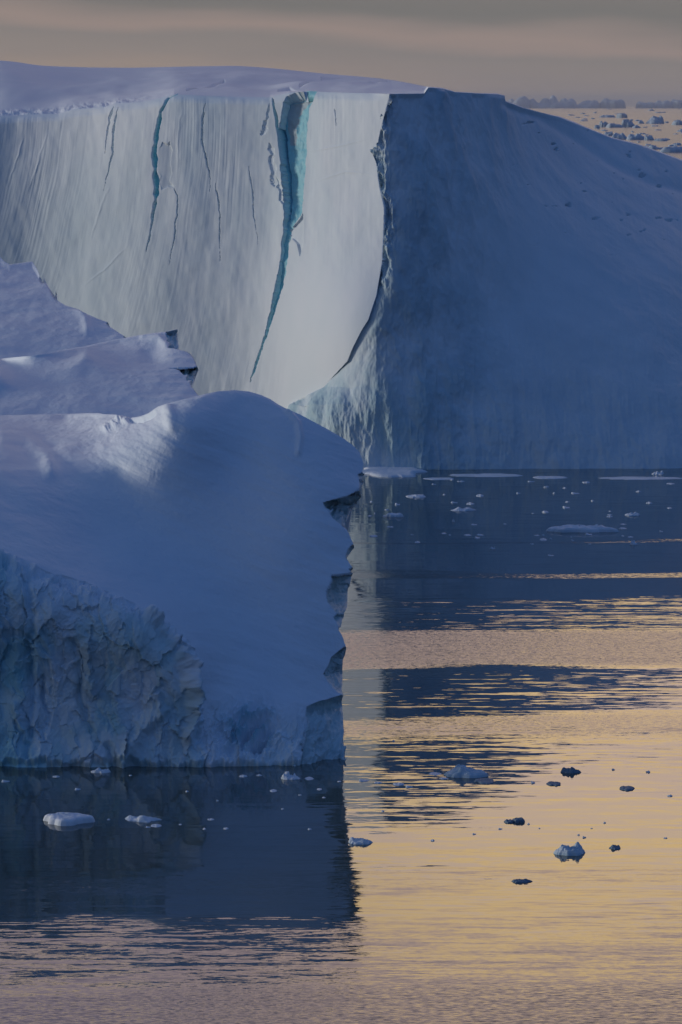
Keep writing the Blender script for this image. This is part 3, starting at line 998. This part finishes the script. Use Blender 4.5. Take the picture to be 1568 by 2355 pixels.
    d, f = seg_dist(X, y, [(384, 930), (392, 950), (396, 985)])
    off = off + 0.25 * np.exp(-(d / 12.) ** 2)
    d, f = seg_dist(X, y, [(662, 948), (684, 975), (690, 1005), (686, 1040)])
    off = off + 0.28 * np.where(X < 700, 1, 0) * np.exp(-(d / 7.) ** 2)
    d, f = seg_dist(X, y, [(300, 968), (325, 965), (350, 950)])
    off = off - 0.4 * np.exp(-(d / 5.) ** 2)
    off = off + 0.28 * np.exp(-((y - T(X)) / 5.0) ** 2) * smooth(260, 200, X) * (0.6 + 0.6 * perlin(v3(X / 30., 1., 1.)))
    # crumbly right-hand faces
    off = off + bare * (0.35 * fbm(v3(P[..., 0] * 0.8, P[..., 1] * .3, z * 0.6), 4) + 0.25 * (ridged(v3(X / 30., y / 40., 2.), 3) - .7)) * smooth(0, 12, R(y) - X)
    cut = smooth(0.55, 0.15, z + 0.35 * perlin(v3(P[..., 0] * 1.3, 0.0, 3.0)) + 0.2 * perlin(v3(P[..., 0] * 4.0, 0.0, 3.0)))
    off = off - 0.5 * cut
    nrm = grid_normals(P)
    flip = np.median(np.sum(nrm * (np.array([0, 0, H]) - P), 2)) < 0
    if flip:
        nrm = -nrm
    rim = smooth(0, 0.010, np.linspace(0, 1, y.shape[0]))[:, None]
    P = P + nrm * (off * rim)[..., None]
    patchy = fbm(v3(X / 150., y / 110., 4.), 4)
    ice = np.clip(wallw * (0.50 + 0.45 * ftone + 0.45 * patchy + 0.25 * lump - 0.45 * crest) + footc * (0.30 + 0.4 * patchy) + bare * 0.95 + cut, 0, 1)
    vein = knot * 0.75 * smooth(0.5, 0.9, kf) + wallw * (0.30 * smooth(0.0, 0.5, fbm(v3(X / 120., y / 200., 6.), 3)) + 0.25 * smooth(170, 0, X) + 0.16 * smooth(0.0, 0.6, ftone))
    vein = vein + bare * 0.0
    wcell = (wall | (footc > 0.5) | (bare > 0.5))
    Pn, at, pad, nc = close_sheet(P, X, y, Y, {'ice': ice, 'vein': np.clip(vein, 0, 1)}, R, side=55)
    full = np.ones((Pn.shape[0], Pn.shape[1]), bool)
    full[:pad, :] = False
    full[pad:-1, :X.shape[1]] = wcell
    full[-1, :] = True
    iw = full[:-1, :-1]
    grid_part('ice_wall', Pn, iw, MAT_NEAR, root, at, 'rough bare ice along the waterline and the right-hand edge', flip, org)
    grid_part('snow_slope', Pn, ~iw, MAT_NEAR, root, at, 'smooth blue-shaded snow slope rising to a rounded dome', flip, org)

    # ---- terrace 2 --------------------------------------------------------
    T2 = curve([(-300, 862), (0, 823), (60, 817), (110, 810), (200, 795), (260, 782), (310, 772), (350, 766), (385, 762), (405, 757), (457, 757)])
    R2 = curve([(408, 700), (408, 757), (408, 775), (411, 806), (430, 809), (441, 816), (447, 826), (451, 838), (457, 850), (452, 862), (447, 876), (440, 890), (450, 900), (458, 912), (470, 930), (500, 1000)], by=1)
    E2 = curve([(404, 700), (402, 759), (380, 764), (381, 780), (388, 792), (386, 800), (410, 806), (430, 811), (441, 820), (447, 832), (452, 843), (446, 846), (388, 849), (412, 853), (424, 864), (430, 874), (437, 886), (440, 892), (458, 912), (500, 1000)], by=1)
    dm2 = Rbf([(x_, yy, d) for x_ in (-300, 0, 200, 400) for yy, d in ((1000, b + 62), (955, b + 66), (900, b + 74), (850, b + 82), (810, b + 89), (765 + (400 - x_) * 0.13, b + 98))], 300)

    def depth2(X, y):
        over = np.maximum(0, X - E2(y))
        return dm2(X, y) + np.minimum(over * 0.35, 1.0) * 1.5 + over * 0.15
    # top row must taper so the right edge follows R2
    X, y, Y = relief_sheet(T2, R2, 1000.0, -300.0, 408.0, 620, 300, depth2)
    P = world_pt(X, y, Y)
    bare = smooth(-1, 2, X - E2(y))
    off = 0.18 * fbm(v3(P[..., 0] * .18, P[..., 1] * .08, P[..., 2] * .3), 4) * (1 - bare)
    off = off + 0.10 * perlin(v3(P[..., 0] * .08, P[..., 1] * .55, 2.0)) * smooth(200, 380, X)
    off = off - 0.4 * np.exp(-((X - 352) / 26.) ** 2 - ((y - 812) / 24.) ** 2)
    d, _ = seg_dist(X, y, [(330, 772), (365, 776), (380, 790)])
    off = off + .2 * np.exp(-(d / 8.) ** 2)
    off = off + .15 * np.exp(-((y - T2(X)) / 5.0) ** 2) * (0.7 + 0.5 * perlin(v3(X / 40., 1., 1.)))
    off = off + bare * .4 * fbm(v3(X / 12., y / 12., 1.), 3) * smooth(0, 8, R2(y) - X)
    nrm = grid_normals(P)
    if np.median(np.sum(nrm * (np.array([0, 0, H]) - P), 2)) < 0:
        nrm = -nrm
    rim = smooth(0, 0.03, np.linspace(0, 1, y.shape[0]))[:, None]
    P = P + nrm * (off * rim)[..., None]
    Pn, at, pad, nc = close_sheet(P, X, y, Y, {'ice': bare, 'vein': bare * 0}, R2, side=30, back=((2, -1.2), (8, -3), (25, -10), (40, None)))
    grid_part('snow_terrace', Pn, None, MAT_NEAR, root, at, 'middle snow terrace ending in a dark overhanging lip', flip, org)

    # ---- terrace 1, the farthest -----------------------------------------
    T1 = curve([(-300, 575), (-60, 583), (0, 590), (10, 601), (22, 608), (45, 605), (74, 601), (80, 610), (86, 620), (100, 634), (101, 642), (97, 650), (112, 660), (127, 668), (129, 676), (124, 680), (131, 690),
                (150, 702), (180, 711), (200, 722), (225, 733), (248, 741), (251, 750), (275, 766), (288, 774), (312, 780), (340, 800)])
    R1 = curve([(340, 500), (340, 900)], by=1)
    dm1 = Rbf([(x_, yy, d) for x_ in (-300, 0, 150, 300) for yy, d in ((880, b + 94), (830, b + 100), (770, b + 110), (700, b + 124), (640, b + 138), (590, b + 150))], 300)
    X, y, Y = relief_sheet(T1, R1, 880.0, -300.0, 340.0, 560, 300, dm1)
    P = world_pt(X, y, Y)
    tc = np.linspace(0, 1, y.shape[0])[:, None]
    off = 0.22 * fbm(v3(P[..., 0] * .16, P[..., 1] * .07, P[..., 2] * .3), 4)
    d, _ = seg_dist(X, y, [(180, 711), (196, 735), (200, 760)])
    off = off + 0.2 * np.exp(-(d / 10.) ** 2)
    nrm = grid_normals(P)
    if np.median(np.sum(nrm * (np.array([0, 0, H]) - P), 2)) < 0:
        nrm = -nrm
    P = P + nrm * (off * smooth(0, 0.05, tc))[..., None]
    # broken dark blocks on the rim
    ice = np.zeros(y.shape)
    for cx, cy, r in ((99, 643, 9), (127, 679, 9), (249, 746, 5), (122, 672, 7), (288, 776, 4)):
        w = np.exp(-(((X - cx) / r) ** 2 + ((y - cy) / r) ** 2))
        ice = np.maximum(ice, smooth(.3, .6, w))
        P[..., 1] += 1.0 * smooth(.3, .6, w)
        P[..., 2] -= .12 * smooth(.3, .6, w)
    Pn, at, pad, nc = close_sheet(P, X, y, Y, {'ice': ice, 'vein': ice * 0}, R1, side=30, back=((2, -1.6), (8, -4), (25, -12), (40, None)))
    grid_part('snow_terrace', Pn, None, MAT_NEAR, root, at, 'highest snow terrace at the back with a crumbling right rim', flip, org)
    return root


build_near_berg()


# ------------------------------------------------------------ floating ice
def chunk_mesh(name, w, dpt, h, seed, mat, flat=0.5, n=26, ice=0.2, peaks=1.0):
    far = mat is MAT_DISTANT
    """a floating lump: heightfield on an uneven outline, underwater foot, closed below"""
    rs = np.random.RandomState(seed)
    na = n * 2
    th = np.linspace(0, 2 * np.pi, na, endpoint=False)
    rr = np.concatenate([np.linspace(0.02, 0.80, n - 4), [0.85, 0.89, 0.92, 0.945, 0.965, 0.985, 1.0, 1.0]])
    o = rs.uniform(0, 100, 3)
    out = 1 + 0.34 * fbm(v3(np.cos(th) * 1.3 + o[0], np.sin(th) * 1.3 + o[1], o[2]), 3)
    out = np.clip(out, .55, 1.35)
    R_, TH = np.meshgrid(rr, th, indexing='ij')
    x = R_ * out[None] * np.cos(TH)
    yv = R_ * out[None] * np.sin(TH)
    nz = fbm(v3(x * 2.0 + o[0], yv * 1.6 + o[1], o[2]), 4)
    rg = ridged(v3(x * 1.6 + o[1], yv * 1.2 + o[2], o[0]), 3) - 0.5
    prof = (1 - R_ ** (2 + 10 * flat))
    lob = 0.0
    for q in range(5):
        cx, cy, sw = rs.uniform(-.75, .75), rs.uniform(-.5, .5), rs.uniform(.14, .34) * (1.7 if far else 1)
        lob = np.maximum(lob, rs.uniform(.35, 1.0) * np.exp(-(((x - cx) / sw) ** 2 + ((yv - cy) / (sw * 1.6)) ** 2) ** 1.5))
    fine = fbm(v3(x * 6.0 + o[2], yv * 5.0 + o[0], o[1]), 3)
    prof = 1 - R_ ** (5 + 12 * flat)
    z = prof * (0.18 + 0.62 * flat + (1 - flat) * lob + (0.5 if far else 1) * peaks * (1.1 - flat) * (0.22 * nz + 0.20 * rg + 0.10 * fine) + 0.05 * fine)
    z = np.maximum(z, 0.06 * prof + 0.03)
    z = z / max(z.max(), 1e-3)
    z[-2] = np.minimum(z[-2], 0.12)
    z[-1] = -0.35
    P = np.stack([x * w / 2, yv * dpt / 2, z * h], -1)
    nr, ncol = P.shape[:2]
    idx = np.arange(nr * ncol).reshape(nr, ncol)
    nx_ = np.roll(idx, -1, axis=1)
    f = np.stack([idx[:-1], idx[1:], nx_[1:], nx_[:-1]], -1).reshape(-1, 4)
    verts = P.reshape(-1, 3)
    icev = np.clip(ice + 0.5 * nz + 0.35 * (R_ > 0.93), 0, 1)
    ob = mesh_obj(name, verts, f, mat, None, {'ice': icev, 'vein': icev * 0}, smooth_shade=far)
    return ob


def floe(x, y, wpx, hpx, label, seed, name='ice_floe', cat='ice floe', group=None, mat=None, flat=0.5, aspect=1.6, ice=0.2, peaks=1.0, n=26, dy=None):
    """x,y = middle of the waterline of the piece on the print; widths measured there"""
    wx, wy = on_water(x, y)
    k = wy * S / FPX
    w = wpx * k
    h = hpx * k
    dpt = w * aspect if dy is None else dy
    o = chunk_mesh(name, w, dpt, h, seed, mat or MAT_FLOE, flat, n, ice, peaks)
    o.location = (wx, wy, 0.0)
    tag(o, label, cat, group)
    return o


def build_floes():
    # near left, on the dark reflection
    floe(156, 1889, 118, 17, 'long flat-topped white floe, the widest on the dark water below the near iceberg', 11, flat=.93, aspect=.9, ice=.0, peaks=.5, n=34)
    floe(325, 1885, 80, 12, 'low ragged white and blue floe right of the long flat white one', 12, flat=.3, aspect=.8, ice=.3, n=30)
    floe(232, 1776, 50, 11, 'small pointed white floe against the foot of the ice wall at left', 13, flat=.2, aspect=.6, ice=.1)
    floe(668, 1790, 46, 17, 'knobbly white ice lump afloat just below the right end of the near iceberg', 14, flat=.15, aspect=.9, ice=.1)
    # golden water at right
    floe(1078, 1783, 102, 25, 'largest blue-grey ice lump on the golden water, trailing slush at its left', 15, flat=.45, aspect=.7, ice=.7, n=34, peaks=.8)
    floe(1115, 1797, 50, 4, 'thin dark slab of ice just in front of the largest blue-grey lump', 16, flat=.7, ice=.8, mat=MAT_DARKFLOE)
    floe(1312, 1775, 46, 14, 'rounded blue-grey lump on golden water, right of the largest lump', 17, flat=.4, aspect=.8, ice=.9, mat=MAT_DARKFLOE)
    floe(1274, 1803, 33, 5, 'flat dark sliver of ice below the rounded lump on golden water', 18, flat=.7, ice=.9, mat=MAT_DARKFLOE)
    floe(1442, 1813, 36, 5, 'flat dark sliver of ice nearest the right edge, level with the biggest lump', 19, flat=.7, ice=.9, mat=MAT_DARKFLOE)
    floe(1170, 1890, 22, 6, 'left one of two small dark pieces side by side on golden water', 20, flat=.5, ice=.9, mat=MAT_DARKFLOE)
    floe(1192, 1889, 26, 9, 'blocky right one of two small dark pieces side by side on golden water', 21, flat=.8, ice=.9, mat=MAT_DARKFLOE)
    floe(828, 1938, 56, 13, 'blue-white floe at the edge between dark reflection and golden water', 22, flat=.4, aspect=.8, ice=.35, n=30)
    floe(1308, 1962, 74, 25, 'rounded blue lump with a pale left end, biggest in the lower golden water', 23, flat=.35, aspect=.8, ice=.6, n=34, peaks=.8)
    floe(1415, 1950, 27, 9, 'small dark rounded piece right of the biggest lower lump', 24, flat=.4, ice=1, mat=MAT_DARKFLOE)
    floe(1197, 2027, 44, 7, 'lowest dark sliver of ice in the picture, on golden water', 25, flat=.4, ice=.9, aspect=.7, mat=MAT_DARKFLOE)
    # mid water below the far wall
    floe(1332, 1221, 146, 14, 'longest white floe, lying on the dark reflection of the far iceberg', 26, flat=.75, aspect=.5, ice=.05, n=36, peaks=1.3)
    floe(906, 1188, 44, 9, 'short white floe at left below the lit corner of the far iceberg', 27, flat=.6, aspect=.7, ice=.1)
    floe(956, 1142, 46, 6, 'thin pale floe closest under the prow of the far iceberg', 28, flat=.4, aspect=1.2, ice=.2)
    floe(1064, 1173, 52, 8, 'low white floe in the middle of the dark water under the far iceberg', 29, flat=.3, aspect=1.0, ice=.2)
    floe(1457, 1252, 18, 11, 'small round white lump below the right end of the longest floe', 30, flat=.2, aspect=1, ice=.1)
    floe(1133, 1262, 12, 7, 'tiny round white lump alone in the middle water left of the longest floe', 31, flat=.2, aspect=1, ice=.1)
    floe(1455, 1185, 34, 8, 'small white floe above the right end of the longest floe', 32, flat=.4, aspect=1, ice=.2)
    floe(1512, 1090, 30, 8, 'white floe touching the foot of the far iceberg near the right edge', 33, flat=.3, aspect=1.5, ice=.2)
    floe(1042, 1200, 7, 8, 'tiny upright white piece below the low white floe in the middle', 34, flat=.2, aspect=1, ice=.1)
    floe(898, 1085, 140, 6, 'thin white ice shelf at the waterline under the far iceberg beside the near dome', 35, name='ice_shelf', flat=.9, dy=14.0, ice=.0, peaks=.3, n=30)
    floe(1120, 1093, 150, 1.6, 'faint ice strip just off the far iceberg foot, second from the near dome', 36, name='ice_strip', flat=.8, dy=5.0, ice=.1, peaks=1)
    floe(1262, 1098, 96, 1.6, 'faint ice strip off the middle of the far iceberg foot', 37, name='ice_strip', flat=.8, dy=4.0, ice=.1, peaks=1)
    floe(1470, 1100, 190, 1.6, 'longest faint ice strip off the far iceberg foot, near the right edge', 38, name='ice_strip', flat=.8, dy=4.0, ice=.1, peaks=1)
    floe(1010, 1101, 70, 1.6, 'short faint ice strip in front of the thin white shelf', 39, name='ice_strip', flat=.8, dy=3.0, ice=.1, peaks=1)
    rs = np.random.RandomState(5)
    # crumbs: loose bits, all alike
    protos = []
    for k in range(5):
        o = chunk_mesh('ice_crumb', 1, 1.1, .35, 60 + k, MAT_FLOE, .4, 8, .2)
        protos.append(o)
    used = [False] * 5

    def crumb(x, y, wpx, hpx, label, group):
        k = rs.randint(5)
        wx, wy = on_water(x, y)
        sc = wy * S / FPX
        if used[k]:
            o = protos[k].copy()
            COL.objects.link(o)
        else:
            o = protos[k]
            used[k] = True
        o.location = (wx, wy, 0)
        o.scale = (wpx * sc, wpx * sc * rs.uniform(.8, 2), hpx * sc / .35)
        tag(o, label, 'ice crumb', group)
    L1 = 'tiny white ice crumb on the dark water in front of the far iceberg'
    for i in range(64):
        y = 1095 + 185 * rs.rand() ** 1.15
        x = rs.uniform(845, 1560)
        if rs.rand() < .5:   # strings of crumbs gather in lines
            y = rs.choice([1135, 1152, 1178, 1187, 1208, 1232]) + rs.normal() * 2.5
        crumb(x, y, rs.uniform(5, 20), rs.uniform(1.5, 4), L1, 'ice crumbs below the far iceberg')
    L2 = 'tiny pale ice crumb on the dark reflection below the near iceberg'
    for x, y, w in ((178, 1815, 14), (300, 1783, 8), (485, 1884, 16), (520, 1905, 12), (628, 1818, 18), (710, 1790, 22), (735, 1815, 12), (745, 1834, 9), (12, 1797, 20), (360, 1899, 26), (340, 1902, 12),
                    (130, 1786, 18), (560, 1785, 20), (596, 1783, 14), (780, 1797, 10), (430, 1820, 8), (650, 1860, 7), (712, 1907, 10), (250, 1885, 8), (415, 1896, 8), (500, 1842, 6), (690, 1828, 8), (470, 1906, 8)):
        crumb(x, y, w, rs.uniform(1.5, 3.5), L2, 'ice crumbs below the near iceberg')
    L3 = 'tiny dark ice crumb on the golden water'
    for o_ in range(1):
        for x, y, w in ((1343, 1926, 9), (995, 1933, 10), (917, 1803, 26), (870, 1800, 20), (1390, 1892, 7), (1330, 1920, 6), (1530, 1927, 9), (1410, 1770, 8), (1490, 1775, 10), (940, 1810, 18), (835, 1795, 24),
                        (1215, 1895, 6), (1150, 1906, 10), (1090, 1918, 9), (1225, 1800, 10), (1540, 1830, 12), (880, 1865, 8), (905, 1705, 6), (1240, 1905, 5), (1020, 1790, 22), (1000, 1779, 30), (1360, 1905, 6)):
            crumb(x, y, w, rs.uniform(2, 4), L3, 'ice crumbs on the golden water')


build_floes()


# ------------------------------------------------------------ ice on the open sea behind
def build_distance():
    g = 'icebergs along the horizon'
    for i, (xa, xb, yt, lab, fl, pk) in enumerate((
            (1150, 1212, 221, 'horizon iceberg with a sharp peak, first beside the far iceberg', .1, 1.3),
            (1214, 1268, 225, 'pale humped horizon iceberg, second from the far iceberg', .2, 1.0),
            (1262, 1326, 219, 'tallest domed horizon iceberg', .25, .7),
            (1322, 1374, 230, 'low ragged horizon iceberg right of the domed one', .3, 1.2),
            (1384, 1432, 226, 'blocky horizon iceberg standing alone in a gap', .7, .8),
            (1466, 1512, 233, 'flat low horizon iceberg left of the last pair', .5, 1.0),
            (1506, 1548, 230, 'grey horizon iceberg next to last at right', .5, 1.0),
            (1546, 1590, 228, 'horizon iceberg cut by the right edge of the picture', .5, 1.0))):
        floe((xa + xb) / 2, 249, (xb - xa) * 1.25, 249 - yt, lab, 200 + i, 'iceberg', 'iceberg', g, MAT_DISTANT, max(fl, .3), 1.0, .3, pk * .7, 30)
    g2 = 'drifting icebergs on the open sea'
    data = [
        (1430, 271, 22, 11, 'small blocky berg topping the densest group of drifting ice', .8),
        (1395, 270, 34, 6, 'low dark strip of ice left of the small blocky berg', .5),
        (1388, 292, 22, 14, 'dark blue berg at the left end of the densest group', .6),
        (1412, 293, 40, 10, 'pale low berg in the middle of the densest group', .4),
        (1443, 292, 32, 19, 'tallest dark berg of the densest group', .4),
        (1464, 294, 18, 7, 'small dark berg at the right end of the densest group', .4),
        (1474, 284, 16, 8, 'small solitary berg right of the densest group', .4),
        (1505, 284, 46, 19, 'pale ridge-shaped berg between the densest group and the right edge', .2),
        (1560, 287, 30, 12, 'dark berg at the right edge above the pink water', .5),
        (1372, 295, 14, 8, 'faint pale berg just left of the densest group', .4),
        (1400, 312, 20, 10, 'small pale berg touching the far iceberg slope, lower row', .4),
        (1425, 320, 46, 15, 'long dark blue berg in the lower row', .4),
        (1462, 321, 44, 14, 'ragged blue berg in the middle of the lower row', .3),
        (1492, 322, 22, 12, 'greenish berg ending the lower row', .4),
        (1520, 324, 30, 6, 'low dark strip of ice right of the lower row', .5),
        (1556, 334, 22, 6, 'small dark piece near the right edge below the lower row', .4),
        (1510, 343, 40, 10, 'pale blue berg half hidden by the far iceberg slope', .3),
        (1545, 350, 60, 14, 'broad pale blue berg at the right edge above the slope', .3),
        (1340, 262, 12, 3, 'faint strip of ice on the pink sea, alone at left', .5)]
    for i, (x, y, w, h, lab, fl) in enumerate(data):
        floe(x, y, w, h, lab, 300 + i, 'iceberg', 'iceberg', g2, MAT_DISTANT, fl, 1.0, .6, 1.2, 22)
    rs = np.random.RandomState(9)
    for i in range(46):
        y = 250 + 95 * rs.rand() ** .9
        lo = np.interp(y, [247, 268, 292, 316, 350], [1200, 1285, 1345, 1405, 1520]) + 5
        x = rs.uniform(lo, 1575)
        o = floe(x, y, rs.uniform(6, 20), rs.uniform(1.5, 4), 'tiny distant scrap of ice on the open sea', 400 + i, 'ice_floe', 'ice floe', 'scraps of ice on the open sea', MAT_DISTANT, .4, 1.2, .5, 1, 8)


build_distance()


# ------------------------------------------------------------ thin evening air
def build_haze():
    m = bpy.data.materials.new('haze_air')
    m.use_nodes = True
    n, l = m.node_tree.nodes, m.node_tree.links
    n.clear()
    v = N(n, 'ShaderNodeVolumePrincipled')
    v.inputs['Color'].default_value = (0.92, 0.90, 0.90, 1)
    v.inputs['Density'].default_value = 2.0e-5
    o_ = N(n, 'ShaderNodeOutputMaterial')
    l.new(v.outputs[0], o_.inputs['Volume'])
    a, b0, b1, z0, z1 = 61000.0, -2500.0, 121000.0, -5.0, 220.0
    vs = [(-a, b0, z0), (a, b0, z0), (a, b1, z0), (-a, b1, z0), (-a, b0, z1), (a, b0, z1), (a, b1, z1), (-a, b1, z1)]
    fs = [(3, 2, 1, 0), (4, 5, 6, 7), (0, 1, 5, 4), (1, 2, 6, 5), (2, 3, 7, 6), (3, 0, 4, 7)]
    o = mesh_obj('haze', vs, fs, m, smooth_shade=False)
    o['kind'] = 'stuff'


build_haze()
